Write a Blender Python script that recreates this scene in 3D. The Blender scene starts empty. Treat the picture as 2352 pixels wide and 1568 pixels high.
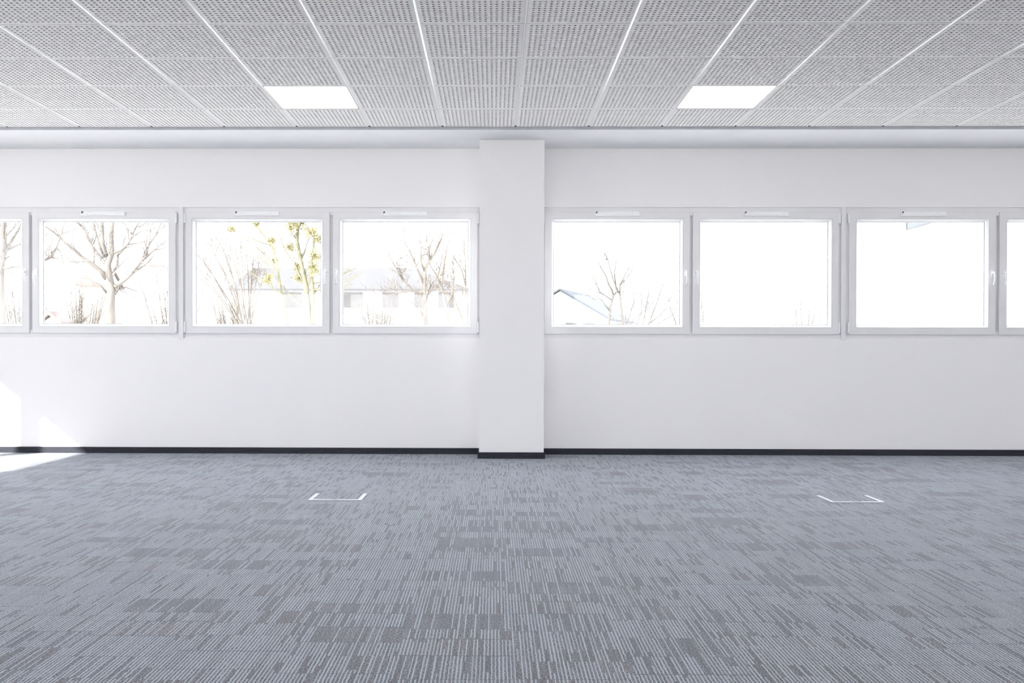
import bpy, bmesh, math, random
import numpy as np
from mathutils import Vector, Matrix

# ------------------------------------------------------------------ camera
SC = bpy.context.scene
COL = SC.collection
W_PX, H_PX = 2352, 1568
FPX, CX, CY = 2084.0, 1111.2, 825.08          # focal length and principal point in pixels
CAM_Z = 0.927
RIGHT = Vector((0.99993103, 0.0115679, 0.00203167))
UP = Vector((-0.00213107, 0.00858691, 0.99996086))
FWD = Vector((-0.01155, 0.99989622, -0.00861097))
cd = bpy.data.cameras.new('camera')
cam = bpy.data.objects.new('camera', cd)
COL.objects.link(cam)
m3 = Matrix((RIGHT, UP, -FWD)).transposed()
cam.matrix_world = Matrix.Translation((0, 0, CAM_Z)) @ m3.to_4x4()
cd.sensor_fit = 'HORIZONTAL'
cd.sensor_width = 36.0
cd.lens = FPX / W_PX * 36.0
cd.shift_x = (W_PX / 2 - CX) / W_PX
cd.shift_y = (CY - H_PX / 2) / W_PX
cd.clip_start, cd.clip_end = 0.05, 500
SC.camera = cam

# ------------------------------------------------------------------ world, sun, exposure
SKY = 6.0
SUN = 15.0
LAMP = 4.0
w = bpy.data.worlds.new('sky')
SC.world = w
w.use_nodes = True
wn = w.node_tree.nodes
wn['Background'].inputs[0].default_value = (0.95, 0.96, 1.0, 1)
wn['Background'].inputs[1].default_value = SKY
sd = bpy.data.lights.new('sun', 'SUN')
sd.energy = SUN
sd.color = (1.0, 0.945, 0.88)
sd.angle = math.radians(0.75)
sun = bpy.data.objects.new('sun', sd)
COL.objects.link(sun)
SUN_DIR = Vector((0.785, 1.0, -0.628)).normalized()
sun.rotation_euler = SUN_DIR.to_track_quat('-Z', 'Y').to_euler()
sun.location = (-14, -12, 14)
vs = SC.view_settings
vs.view_transform = 'Standard'
vs.look = 'None'
vs.exposure = 0.49
vs.gamma = 1.0
vs.use_curve_mapping = False
SC.cycles.use_denoising = True
SC.cycles.max_bounces = 14
SC.cycles.diffuse_bounces = 10
SC.cycles.transparent_max_bounces = 24
SC.cycles.sample_clamp_indirect = 6.0

# ------------------------------------------------------------------ room measures (metres)
YW = 8.193          # face of the window wall
YE = 7.485          # edge of the perforated ceiling
ZC, ZS = 2.776, 2.755   # perforated ceiling, plaster strip
XL, XR, YB = -6.74, 9.0, -4.6
PIL = (-0.131, 0.43, 7.859)
WZ0, WZ1 = 1.047, 2.228
T = 0.6
X0 = 0.1705         # a grid line of the ceiling
D1 = 0.552          # cut depth of the row by the window wall


# ------------------------------------------------------------------ helpers
def mat(name, col, rough=0.6, metal=0.0, spec=0.5):
    m = bpy.data.materials.new(name)
    m.use_nodes = True
    b = m.node_tree.nodes['Principled BSDF']
    b.inputs['Base Color'].default_value = (*col, 1)
    b.inputs['Roughness'].default_value = rough
    b.inputs['Metallic'].default_value = metal
    b.inputs['Specular IOR Level'].default_value = spec
    return m


def N(m, t, **kw):
    n = m.node_tree.nodes.new(t)
    for k, v in kw.items():
        setattr(n, k, v)
    return n


def L(m, a, b):
    m.node_tree.links.new(a, b)


def math_n(m, op, a=None, b=None, c=None):
    n = N(m, 'ShaderNodeMath', operation=op)
    for i, v in enumerate((a, b, c)):
        if v is None:
            continue
        if isinstance(v, (int, float)):
            n.inputs[i].default_value = v
        else:
            L(m, v, n.inputs[i])
    return n.outputs[0]


class MB:
    """collects shapes; build() links them as one mesh object"""

    def __init__(s):
        s.v, s.f, s.mi = [], [], []

    def add(s, vs, fs, mi=0):
        o = len(s.v)
        s.v += [tuple(p) for p in vs]
        s.f += [tuple(i + o for i in f) for f in fs]
        s.mi += [mi] * len(fs)

    def box(s, a, b, mi=0):
        (x0, y0, z0), (x1, y1, z1) = a, b
        s.add([(x0, y0, z0), (x1, y0, z0), (x1, y1, z0), (x0, y1, z0), (x0, y0, z1), (x1, y0, z1), (x1, y1, z1), (x0, y1, z1)],
              [(0, 3, 2, 1), (4, 5, 6, 7), (0, 1, 5, 4), (1, 2, 6, 5), (2, 3, 7, 6), (3, 0, 4, 7)], mi)

    def bbox(s, a, b, r, mi=0):
        """box whose edges are bevelled by r"""
        bm = bmesh.new()
        (x0, y0, z0), (x1, y1, z1) = a, b
        bmesh.ops.create_cube(bm, size=1)
        for v in bm.verts:
            v.co = Vector(((x0 + x1) / 2 + v.co.x * (x1 - x0), (y0 + y1) / 2 + v.co.y * (y1 - y0), (z0 + z1) / 2 + v.co.z * (z1 - z0)))
        bmesh.ops.bevel(bm, geom=list(bm.edges), offset=r, segments=2, affect='EDGES', profile=0.5)
        bm.verts.index_update()
        s.add([v.co[:] for v in bm.verts], [[v.index for v in f.verts] for f in bm.faces], mi)
        bm.free()

    def tube(s, pts, rad, n=8, mi=0, cap=True, flat=1.0):
        pts = [Vector(p) for p in pts]
        if not isinstance(rad, (list, tuple)):
            rad = [rad] * len(pts)
        vs, fs = [], []
        ref = None
        for i, p in enumerate(pts):
            t = (pts[min(i + 1, len(pts) - 1)] - pts[max(i - 1, 0)])
            t = t.normalized() if t.length > 1e-9 else Vector((0, 0, 1))
            if ref is None:
                ref = Vector((1, 0, 0)) if abs(t.x) < 0.8 else Vector((0, 1, 0))
            a = (ref - t * ref.dot(t)).normalized()
            ref = a
            b = t.cross(a)
            for k in range(n):
                q = 2 * math.pi * k / n
                vs.append(p + (a * math.cos(q) + b * math.sin(q) * flat) * rad[i])
        for i in range(len(pts) - 1):
            for k in range(n):
                k2 = (k + 1) % n
                fs.append((i * n + k, i * n + k2, (i + 1) * n + k2, (i + 1) * n + k))
        if cap:
            fs.append(tuple(range(n))[::-1])
            fs.append(tuple((len(pts) - 1) * n + k for k in range(n)))
        s.add(vs, fs, mi)

    def ring(s, outer, inner, mi=0):
        """mitred rectangular ring in XZ: outer/inner = (x0, z0, x1, z1, y)"""
        def c(r):
            x0, z0, x1, z1, y = r
            return [(x0, y, z0), (x1, y, z0), (x1, y, z1), (x0, y, z1)]
        s.add(c(outer) + c(inner), [(0, 1, 5, 4), (1, 2, 6, 5), (2, 3, 7, 6), (3, 0, 4, 7)], mi)

    def build(s, name, mats, parent=None, smooth=False):
        me = bpy.data.meshes.new(name)
        me.from_pydata(s.v, [], s.f)
        for m in (mats if isinstance(mats, (list, tuple)) else [mats]):
            me.materials.append(m)
        if any(s.mi):
            me.polygons.foreach_set('material_index', s.mi)
        if smooth:
            me.polygons.foreach_set('use_smooth', [True] * len(me.polygons))
        me.validate()
        me.update()
        o = bpy.data.objects.new(name, me)
        COL.objects.link(o)
        if parent:
            o.parent = parent
        return o


def tag(o, label, cat, group=None, kind=None):
    o['label'] = label
    o['category'] = cat
    if group:
        o['group'] = group
    if kind:
        o['kind'] = kind
    return o


def structure(o, label, cat):
    return tag(o, label, cat, kind='structure')


def empty(name, loc):
    o = bpy.data.objects.new(name, None)
    o.empty_display_size = 0.2
    COL.objects.link(o)
    o.location = loc
    return o


# ------------------------------------------------------------------ materials
def wall_material():
    m = mat('white_wall_paint', (0.885, 0.87, 0.878), 0.7, spec=0.25)
    b = m.node_tree.nodes['Principled BSDF']
    tc = N(m, 'ShaderNodeTexCoord')
    mp = N(m, 'ShaderNodeMapping')
    mp.inputs['Scale'].default_value = (14, 14, 170)      # faint horizontal ribs of the wall fabric
    L(m, tc.outputs['Object'], mp.inputs[0])
    no = N(m, 'ShaderNodeTexNoise')
    no.inputs['Scale'].default_value = 1.0
    no.inputs['Detail'].default_value = 2.0
    L(m, mp.outputs[0], no.inputs['Vector'])
    bu = N(m, 'ShaderNodeBump')
    bu.inputs['Strength'].default_value = 0.25
    bu.inputs['Distance'].default_value = 0.002
    L(m, no.outputs[0], bu.inputs['Height'])
    L(m, bu.outputs[0], b.inputs['Normal'])
    return m


def carpet_material():
    """grey carpet with broken light ribs running towards the window wall"""
    m = mat('striped_carpet', (0.3, 0.3, 0.33), 0.85, spec=0.3)
    b = m.node_tree.nodes['Principled BSDF']
    tc = N(m, 'ShaderNodeTexCoord')
    sx = N(m, 'ShaderNodeSeparateXYZ')
    # slight wobble of the yarn
    wob = N(m, 'ShaderNodeTexNoise')
    wob.inputs['Scale'].default_value = 45.0
    wob.inputs['Detail'].default_value = 1.0
    L(m, tc.outputs['Object'], wob.inputs['Vector'])
    L(m, tc.outputs['Object'], sx.inputs[0])
    x = math_n(m, 'ADD', sx.outputs[0], math_n(m, 'MULTIPLY', math_n(m, 'SUBTRACT', wob.outputs[0], 0.5), 0.004))
    y = sx.outputs[1]
    P = 0.0113
    u = math_n(m, 'DIVIDE', x, P)
    ui = math_n(m, 'FLOOR', u)
    uf = math_n(m, 'SUBTRACT', u, ui)

    def wn1(v):
        n = N(m, 'ShaderNodeTexWhiteNoise', noise_dimensions='1D')
        L(m, v, n.inputs['W'])
        return n.outputs['Value']

    def wn2(a, c):
        n = N(m, 'ShaderNodeTexWhiteNoise', noise_dimensions='2D')
        cb = N(m, 'ShaderNodeCombineXYZ')
        L(m, a, cb.inputs[0])
        L(m, c, cb.inputs[1])
        L(m, cb.outputs[0], n.inputs['Vector'])
        return n.outputs['Value']

    def bands(width, off, scale, seed):
        blk = math_n(m, 'FLOOR', math_n(m, 'DIVIDE', math_n(m, 'ADD', sx.outputs[0], off), width))
        sh = math_n(m, 'MULTIPLY', wn1(math_n(m, 'ADD', blk, seed)), 37.0)
        wv = math_n(m, 'ADD', math_n(m, 'MULTIPLY', y, scale), sh)
        vo = N(m, 'ShaderNodeTexVoronoi', voronoi_dimensions='1D', feature='F1')
        vo.inputs['Scale'].default_value = 1.0
        vo.inputs['Randomness'].default_value = 1.0
        L(m, wv, vo.inputs['W'])
        de = N(m, 'ShaderNodeTexVoronoi', voronoi_dimensions='1D', feature='DISTANCE_TO_EDGE')
        de.inputs['Scale'].default_value = 1.0
        L(m, wv, de.inputs['W'])
        sc = N(m, 'ShaderNodeSeparateColor')
        L(m, vo.outputs['Color'], sc.inputs[0])
        return sc, de.outputs['Distance']
    sc, de = bands(0.345, 0.29, 6.2, 3.3)       # the shifting blocks
    sc2, de2 = bands(0.115, 0.05, 8.0, 11.7)     # a finer break-up inside them
    # share of pale ribs in a block
    r = sc.outputs[0]
    dens = N(m, 'ShaderNodeMapRange')
    dens.inputs['From Min'].default_value = 0.06
    dens.inputs['From Max'].default_value = 0.22
    dens.inputs['To Min'].default_value = 0.22
    dens.inputs['To Max'].default_value = 0.82
    L(m, r, dens.inputs['Value'])
    dens2 = math_n(m, 'MULTIPLY', dens.outputs[0], math_n(m, 'ADD', math_n(m, 'MULTIPLY', sc2.outputs[1], 0.5), 0.78))
    h = wn2(ui, sc.outputs[1])
    on = math_n(m, 'LESS_THAN', h, dens2)
    wid = math_n(m, 'ADD', math_n(m, 'MULTIPLY', wn2(ui, sc.outputs[2]), 0.10), 0.22)
    dist = math_n(m, 'ABSOLUTE', math_n(m, 'SUBTRACT', uf, 0.5))
    prof = N(m, 'ShaderNodeMapRange', interpolation_type='SMOOTHSTEP')
    L(m, dist, prof.inputs['Value'])
    L(m, wid, prof.inputs['From Min'])
    L(m, math_n(m, 'SUBTRACT', wid, 0.12), prof.inputs['From Max'])
    prof.inputs['To Min'].default_value = 0.0
    prof.inputs['To Max'].default_value = 1.0
    rib = math_n(m, 'MULTIPLY', on, prof.outputs[0])
    # looped pile
    pile = N(m, 'ShaderNodeTexNoise')
    pile.inputs['Scale'].default_value = 170.0
    pile.inputs['Detail'].default_value = 2.0
    L(m, tc.outputs['Object'], pile.inputs['Vector'])
    ramp = N(m, 'ShaderNodeValToRGB')
    ramp.color_ramp.elements[0].position = 0.42
    ramp.color_ramp.elements[0].color = (0.022, 0.020, 0.023, 1)
    ramp.color_ramp.elements[1].position = 0.60
    ramp.color_ramp.elements[1].color = (0.235, 0.218, 0.228, 1)
    L(m, pile.outputs[0], ramp.inputs[0])
    # tone of each block of ground yarn, with shade between loops painted in
    coltone = math_n(m, 'MULTIPLY_ADD', wn2(math_n(m, 'FLOOR', math_n(m, 'MULTIPLY', u, 2.0)), sc.outputs[0]), 0.5, 0.72)
    tone = math_n(m, 'MULTIPLY', coltone, math_n(m, 'ADD', math_n(m, 'MULTIPLY', sc2.outputs[0], 0.3), 0.88))
    cool = N(m, 'ShaderNodeMix', data_type='RGBA', blend_type='MIX')
    L(m, sc.outputs[2], cool.inputs['Factor'])
    cool.inputs['A'].default_value = (1.02, 0.98, 1.0, 1)
    cool.inputs['B'].default_value = (0.96, 1.02, 1.10, 1)
    gr = N(m, 'ShaderNodeMix', data_type='RGBA', blend_type='MULTIPLY')
    gr.inputs['Factor'].default_value = 1
    L(m, ramp.outputs[0], gr.inputs['A'])
    L(m, cool.outputs['Result'], gr.inputs['B'])
    gt = N(m, 'ShaderNodeMix', data_type='RGBA', blend_type='MULTIPLY')
    gt.inputs['Factor'].default_value = 1
    tv = N(m, 'ShaderNodeCombineColor')
    for i in range(3):
        L(m, tone, tv.inputs[i])
    L(m, gr.outputs['Result'], gt.inputs['A'])
    L(m, tv.outputs[0], gt.inputs['B'])
    lt = N(m, 'ShaderNodeMix', data_type='RGBA')
    L(m, rib, lt.inputs['Factor'])
    L(m, gt.outputs['Result'], lt.inputs['A'])
    lt.inputs['B'].default_value = (0.36, 0.39, 0.445, 1)
    # dark hairline where blocks meet, only at some of the joints
    seam = math_n(m, 'MULTIPLY', math_n(m, 'LESS_THAN', de, 0.018), math_n(m, 'LESS_THAN', wn2(sc.outputs[0], sc.outputs[1]), 0.55))
    fin = N(m, 'ShaderNodeMix', data_type='RGBA')
    L(m, math_n(m, 'MULTIPLY', seam, 0.75), fin.inputs['Factor'])
    L(m, lt.outputs['Result'], fin.inputs['A'])
    fin.inputs['B'].default_value = (0.05, 0.05, 0.06, 1)
    L(m, fin.outputs['Result'], b.inputs['Base Color'])
    b.inputs['Sheen Weight'].default_value = 0.32
    b.inputs['Sheen Roughness'].default_value = 0.4
    b.inputs['Sheen Tint'].default_value = (0.80, 0.88, 1.0, 1)
    hgt = math_n(m, 'ADD', rib, math_n(m, 'MULTIPLY', pile.outputs[0], 0.8))
    bu = N(m, 'ShaderNodeBump')
    bu.inputs['Strength'].default_value = 0.6
    bu.inputs['Distance'].default_value = 0.003
    L(m, hgt, bu.inputs['Height'])
    L(m, bu.outputs[0], b.inputs['Normal'])
    return m


def baseboard_material():
    """charcoal carpet strip with lengthwise ribs"""
    m = mat('charcoal_carpet_strip', (0.03, 0.03, 0.04), 0.9, spec=0.2)
    b = m.node_tree.nodes['Principled BSDF']
    tc = N(m, 'ShaderNodeTexCoord')
    sx = N(m, 'ShaderNodeSeparateXYZ')
    L(m, tc.outputs['Object'], sx.inputs[0])
    w_ = math_n(m, 'MULTIPLY', sx.outputs[2], 2 * math.pi / 0.0115)
    s = math_n(m, 'ADD', math_n(m, 'MULTIPLY', math_n(m, 'SINE', w_), 0.5), 0.5)
    no = N(m, 'ShaderNodeTexNoise')
    no.inputs['Scale'].default_value = 160.0
    L(m, tc.outputs['Object'], no.inputs['Vector'])
    f = math_n(m, 'MULTIPLY', s, math_n(m, 'ADD', no.outputs[0], 0.3))
    mx = N(m, 'ShaderNodeMix', data_type='RGBA')
    L(m, f, mx.inputs['Factor'])
    mx.inputs['A'].default_value = (0.012, 0.013, 0.020, 1)
    mx.inputs['B'].default_value = (0.085, 0.088, 0.110, 1)
    L(m, mx.outputs['Result'], b.inputs['Base Color'])
    bu = N(m, 'ShaderNodeBump')
    bu.inputs['Distance'].default_value = 0.003
    L(m, s, bu.inputs['Height'])
    L(m, bu.outputs[0], b.inputs['Normal'])
    return m


def glass_material():
    m = bpy.data.materials.new('window_glass')
    m.use_nodes = True
    nt = m.node_tree
    nt.nodes.remove(nt.nodes['Principled BSDF'])
    out = nt.nodes['Material Output']
    tr = N(m, 'ShaderNodeBsdfTransparent')
    tr.inputs[0].default_value = (0.97, 0.985, 0.98, 1)
    gl = N(m, 'ShaderNodeBsdfGlossy')
    gl.inputs['Roughness'].default_value = 0.02
    lw = N(m, 'ShaderNodeLayerWeight')
    lw.inputs[0].default_value = 0.5
    p5 = math_n(m, 'POWER', lw.outputs['Facing'], 5.0)
    mx = N(m, 'ShaderNodeMixShader')
    L(m, math_n(m, 'MULTIPLY_ADD', p5, 0.6, 0.022), mx.inputs[0])
    L(m, tr.outputs[0], mx.inputs[1])
    L(m, gl.outputs[0], mx.inputs[2])
    L(m, mx.outputs[0], out.inputs[0])
    return m


def noisy(name, a, b_, scale, rough=0.9, stretch=(1, 1, 1), lo=0.35, hi=0.65):
    m = mat(name, a, rough, spec=0.2)
    b = m.node_tree.nodes['Principled BSDF']
    tc = N(m, 'ShaderNodeTexCoord')
    mp = N(m, 'ShaderNodeMapping')
    mp.inputs['Scale'].default_value = stretch
    L(m, tc.outputs['Object'], mp.inputs[0])
    no = N(m, 'ShaderNodeTexNoise')
    no.inputs['Scale'].default_value = scale
    no.inputs['Detail'].default_value = 3
    L(m, mp.outputs[0], no.inputs['Vector'])
    r = N(m, 'ShaderNodeValToRGB')
    r.color_ramp.elements[0].position = lo
    r.color_ramp.elements[0].color = (*a, 1)
    r.color_ramp.elements[1].position = hi
    r.color_ramp.elements[1].color = (*b_, 1)
    L(m, no.outputs[0], r.inputs[0])
    L(m, r.outputs[0], b.inputs['Base Color'])
    return m


M_WALL = wall_material()
M_CARPET = carpet_material()
M_BASE = baseboard_material()
M_GLASS = glass_material()
M_TILE = noisy('ceiling_tile_white', (0.83, 0.82, 0.825), (0.86, 0.85, 0.855), 30, 0.8)
M_FLEECE = noisy('grey_acoustic_fleece', (0.22, 0.205, 0.205), (0.28, 0.265, 0.265), 200, 0.95)
M_PLASTER = noisy('white_plaster', (0.83, 0.84, 0.86), (0.86, 0.865, 0.88), 6, 0.75)
M_RAIL = noisy('white_lacquered_rail', (0.80, 0.80, 0.81), (0.84, 0.84, 0.85), 12, 0.28)
M_RAIL.node_tree.nodes['Principled BSDF'].inputs['Specular IOR Level'].default_value = 0.9
M_EDGE = noisy('grey_edge_profile', (0.47, 0.47, 0.50), (0.52, 0.52, 0.55), 10, 0.5)
M_SLOT = noisy('slot_shade_black', (0.006, 0.006, 0.008), (0.012, 0.012, 0.014), 20, 0.9)  # near-black solid that paints the dark inside the slots and lid gap
M_PVC = noisy('white_window_plastic', (0.79, 0.78, 0.792), (0.815, 0.805, 0.815), 5, 0.32)
M_HANDLE = noisy('white_lacquered_handle', (0.90, 0.90, 0.91), (0.92, 0.92, 0.93), 9, 0.2)
M_BLACK = noisy('black_plastic', (0.012, 0.012, 0.013), (0.02, 0.02, 0.02), 50, 0.5)
M_SPACER = noisy('grey_pane_spacer', (0.45, 0.48, 0.53), (0.5, 0.53, 0.58), 50, 0.4, )
M_ALU = noisy('brushed_aluminium', (0.58, 0.60, 0.65), (0.64, 0.66, 0.70), 60, 0.35, (1, 12, 1))
M_ALU.node_tree.nodes['Principled BSDF'].inputs['Metallic'].default_value = 0.5
M_LAMPRIM = noisy('lamp_rim', (0.46, 0.40, 0.39), (0.50, 0.44, 0.43), 20, 0.5)
LIMBS = {
 'oak': [
  (0.133, 0.032, [(-9.35, 22.0, -0.3),(-9.35, 22.0, 1.58),(-9.35, 21.98, 2.06),(-9.31, 21.96, 2.42),(-9.36, 21.94, 2.74),(-9.38, 21.92, 3.02),(-9.27, 21.91, 3.29),(-9.28, 21.89, 3.65),(-9.24, 21.87, 4.07),(-9.21, 21.85, 4.42)]),
  (0.069, 0.011, [(-9.41, 21.94, 2.68),(-9.53, 21.84, 2.87),(-9.72, 21.74, 3.04),(-9.86, 21.66, 3.15),(-10.07, 21.53, 3.36),(-10.28, 21.4, 3.59),(-10.49, 21.26, 3.8),(-10.61, 21.2, 3.88)]),
  (0.055, 0.014, [(-9.36, 21.92, 2.99),(-9.51, 21.96, 3.11),(-9.75, 22.02, 3.39),(-9.94, 22.08, 3.68),(-10.05, 22.13, 3.94),(-10.28, 22.18, 4.12),(-10.54, 22.23, 4.35)]),
  (0.046, 0.018, [(-9.41, 21.96, 3.2),(-9.49, 21.9, 3.56),(-9.47, 21.86, 3.88),(-9.47, 21.83, 4.07),(-9.51, 21.78, 4.37)]),
  (0.037, 0.014, [(-9.49, 21.96, 3.2),(-9.69, 22.11, 3.59),(-9.8, 22.21, 3.86),(-9.92, 22.31, 4.14),(-10.1, 22.43, 4.45)]),
  (0.069, 0.011, [(-9.21, 21.96, 2.49),(-8.93, 21.89, 2.67),(-8.7, 21.84, 2.85),(-8.5, 21.77, 3.09),(-8.24, 21.71, 3.29),(-7.99, 21.65, 3.47),(-7.77, 21.59, 3.62)]),
  (0.034, 0.011, [(-8.5, 21.77, 3.09),(-8.43, 21.83, 3.33),(-8.33, 21.88, 3.54),(-8.21, 21.93, 3.73),(-8.12, 22.0, 4.01),(-8.04, 22.02, 4.1)]),
  (0.037, 0.011, [(-9.23, 21.91, 3.29),(-9.0, 21.82, 3.37),(-8.83, 21.75, 3.48),(-8.68, 21.66, 3.67),(-8.41, 21.55, 3.79),(-8.15, 21.46, 3.78)]),
  (0.041, 0.014, [(-9.25, 21.92, 2.88),(-9.17, 21.95, 3.0),(-9.16, 22.0, 3.26),(-9.04, 22.04, 3.4),(-8.88, 22.11, 3.68),(-8.81, 22.16, 3.92),(-8.71, 22.21, 4.12),(-8.62, 22.26, 4.4)]),
  (0.032, 0.011, [(-9.42, 21.96, 2.33),(-9.54, 21.86, 2.51),(-9.67, 21.79, 2.59),(-9.83, 21.7, 2.68)]),
  (0.032, 0.011, [(-9.24, 21.96, 2.38),(-9.01, 22.07, 2.48),(-8.77, 22.18, 2.39)]),
  (0.032, 0.011, [(-8.5, 21.77, 3.09),(-8.32, 21.73, 2.98),(-8.1, 21.7, 2.97),(-7.87, 21.66, 2.95)]),
 ],
 'edge': [
  (0.112, 0.03, [(-9.85, 18.0, -0.3),(-9.85, 18.0, 1.46),(-9.86, 17.98, 2.04),(-9.84, 17.96, 2.45),(-9.8, 17.94, 2.79),(-9.76, 17.93, 3.16),(-9.74, 17.91, 3.5),(-9.72, 17.9, 3.79)]),
  (0.052, 0.013, [(-9.81, 17.94, 2.71),(-9.74, 17.98, 2.9),(-9.64, 18.02, 3.11),(-9.53, 18.06, 3.34),(-9.48, 18.08, 3.48)]),
  (0.03, 0.011, [(-9.81, 17.94, 2.6),(-9.75, 18.0, 2.76),(-9.68, 18.04, 2.82)]),
  (0.03, 0.009, [(-9.84, 17.96, 2.43),(-9.71, 17.94, 2.46),(-9.51, 17.9, 2.46)]),
  (0.049, 0.011, [(-9.8, 17.94, 2.75),(-9.99, 18.02, 3.08),(-10.2, 18.1, 3.37)]),
  (0.041, 0.011, [(-9.82, 17.94, 2.56),(-9.48, 18.0, 2.62),(-9.09, 18.05, 2.68),(-8.87, 18.09, 2.8),(-8.8, 18.12, 2.99),(-8.7, 18.16, 3.28),(-8.65, 18.2, 3.57)]),
  (0.022, 0.009, [(-8.87, 18.09, 2.8),(-8.72, 18.15, 2.73),(-8.66, 18.18, 2.68)]),
  (0.019, 0.007, [(-8.8, 18.12, 2.99),(-8.73, 18.16, 2.92),(-8.71, 18.26, 2.7)]),
  (0.019, 0.007, [(-8.7, 18.16, 3.28),(-8.51, 18.11, 3.33),(-8.28, 18.05, 3.36)]),
  (0.022, 0.007, [(-9.09, 18.05, 2.68),(-9.02, 18.11, 2.88),(-8.94, 18.16, 3.04)]),
 ],
 'mist': [
  (0.09, 0.03, [(-4.9, 24.0, -0.3),(-4.91, 24.0, 1.64),(-4.95, 23.96, 2.27),(-4.98, 23.93, 2.66),(-5.11, 23.88, 3.31),(-5.2, 23.85, 3.85),(-5.14, 23.81, 4.36),(-5.11, 23.79, 4.74)]),
  (0.065, 0.022, [(-4.84, 24.0, -0.3),(-4.83, 24.0, 1.64),(-4.8, 23.97, 2.42),(-4.84, 23.95, 2.92),(-4.81, 23.93, 3.41),(-4.76, 23.91, 3.91),(-4.71, 23.89, 4.37)]),
  (0.03, 0.01, [(-4.98, 23.93, 2.66),(-5.13, 23.88, 2.91),(-5.27, 23.82, 3.25),(-5.48, 23.76, 3.54),(-5.59, 23.71, 3.83),(-5.74, 23.62, 4.33)]),
  (0.03, 0.01, [(-5.11, 23.88, 3.31),(-5.03, 23.96, 3.52),(-4.99, 24.03, 3.72),(-4.93, 24.12, 3.98)]),
  (0.025, 0.01, [(-5.2, 23.85, 3.85),(-5.37, 23.93, 4.08),(-5.49, 24.02, 4.38)]),
  (0.03, 0.01, [(-4.8, 23.97, 2.42),(-4.65, 24.08, 2.68),(-4.32, 24.21, 2.84),(-3.65, 24.5, 3.24),(-3.27, 24.66, 3.52)]),
  (0.025, 0.01, [(-4.8, 23.97, 2.54),(-4.45, 23.82, 2.58),(-3.96, 23.61, 2.72),(-3.59, 23.43, 2.9)]),
  (0.022, 0.01, [(-4.8, 23.97, 2.72),(-4.36, 23.9, 2.81),(-4.0, 23.84, 2.93),(-3.7, 23.77, 3.3)]),
 ],
 'birch': [
  (0.046, 0.012, [(-4.56, 20.0, -0.3),(-4.58, 20.0, 1.52),(-4.66, 20.03, 1.92),(-4.73, 20.06, 2.26),(-4.8, 20.09, 2.66),(-4.87, 20.12, 3.02),(-4.96, 20.15, 3.27),(-5.12, 20.17, 3.48),(-5.4, 20.2, 3.8),(-5.55, 20.22, 4.04)]),
  (0.019, 0.008, [(-4.8, 20.09, 2.68),(-5.03, 20.15, 2.85),(-5.37, 20.24, 3.11),(-5.66, 20.31, 3.25)]),
  (0.019, 0.008, [(-4.82, 20.09, 2.72),(-5.15, 20.22, 3.11),(-5.4, 20.3, 3.31),(-5.71, 20.39, 3.51)]),
  (0.019, 0.008, [(-4.89, 20.12, 3.1),(-4.89, 20.21, 3.36),(-5.04, 20.3, 3.6),(-5.15, 20.38, 3.86)]),
  (0.017, 0.008, [(-4.98, 20.15, 3.27),(-5.24, 20.02, 3.36),(-5.5, 19.88, 3.47)]),
  (0.019, 0.008, [(-4.76, 20.09, 2.47),(-4.52, 19.96, 2.19),(-4.26, 19.82, 1.91),(-4.09, 19.69, 1.62)]),
  (0.017, 0.008, [(-4.71, 20.06, 2.17),(-4.98, 19.98, 2.38),(-5.26, 19.9, 2.58),(-5.56, 19.82, 2.78)]),
 ],
 'apple': [
  (0.087, 0.017, [(-2.1, 28.0, -0.3),(-2.11, 28.0, 1.77),(-2.15, 28.01, 2.15),(-2.17, 28.02, 2.68),(-2.16, 28.02, 3.11),(-2.14, 28.03, 3.49),(-2.0, 28.03, 3.73),(-1.82, 28.04, 4.02),(-1.68, 28.04, 4.31),(-1.59, 28.05, 4.57)]),
  (0.041, 0.012, [(-2.14, 28.01, 1.98),(-2.34, 27.95, 2.23),(-2.54, 27.9, 2.44),(-2.71, 27.86, 2.55)]),
  (0.047, 0.012, [(-2.18, 28.02, 2.62),(-2.46, 27.94, 2.79),(-2.82, 27.82, 3.12),(-3.07, 27.7, 3.58),(-3.23, 27.61, 3.91),(-3.4, 27.57, 4.02)]),
  (0.041, 0.012, [(-2.16, 28.02, 2.97),(-2.4, 27.93, 3.54),(-2.57, 27.86, 3.94),(-2.79, 27.79, 4.34)]),
  (0.041, 0.012, [(-2.15, 28.03, 3.38),(-2.26, 27.88, 3.68),(-2.25, 27.78, 3.93),(-2.23, 27.62, 4.29)]),
  (0.035, 0.012, [(-2.14, 28.01, 2.38),(-1.98, 28.23, 2.98),(-1.76, 28.37, 3.29),(-1.6, 28.67, 4.15)]),
  (0.035, 0.012, [(-2.13, 28.03, 3.26),(-1.91, 28.08, 2.97),(-1.71, 28.12, 2.8),(-1.51, 28.15, 2.68)]),
  (0.029, 0.012, [(-2.44, 27.94, 2.79),(-2.84, 28.03, 2.76),(-3.23, 28.13, 2.68)]),
  (0.029, 0.012, [(-2.0, 28.03, 3.73),(-2.02, 27.88, 4.12),(-1.86, 27.75, 4.39)]),
 ],
 'apple2': [
  (0.082, 0.022, [(-1.83, 36.0, -0.3),(-1.85, 36.0, 2.01),(-1.92, 35.99, 2.69),(-2.11, 35.97, 3.55),(-2.0, 35.96, 4.29),(-1.93, 35.95, 4.82),(-1.81, 35.94, 5.34)]),
  (0.045, 0.015, [(-1.92, 35.99, 2.69),(-1.66, 35.85, 3.24),(-1.58, 35.71, 3.82),(-1.64, 35.52, 4.62)]),
  (0.045, 0.015, [(-2.11, 35.97, 3.55),(-2.32, 35.76, 3.98),(-2.5, 35.62, 4.26),(-2.67, 35.38, 4.75)]),
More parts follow.
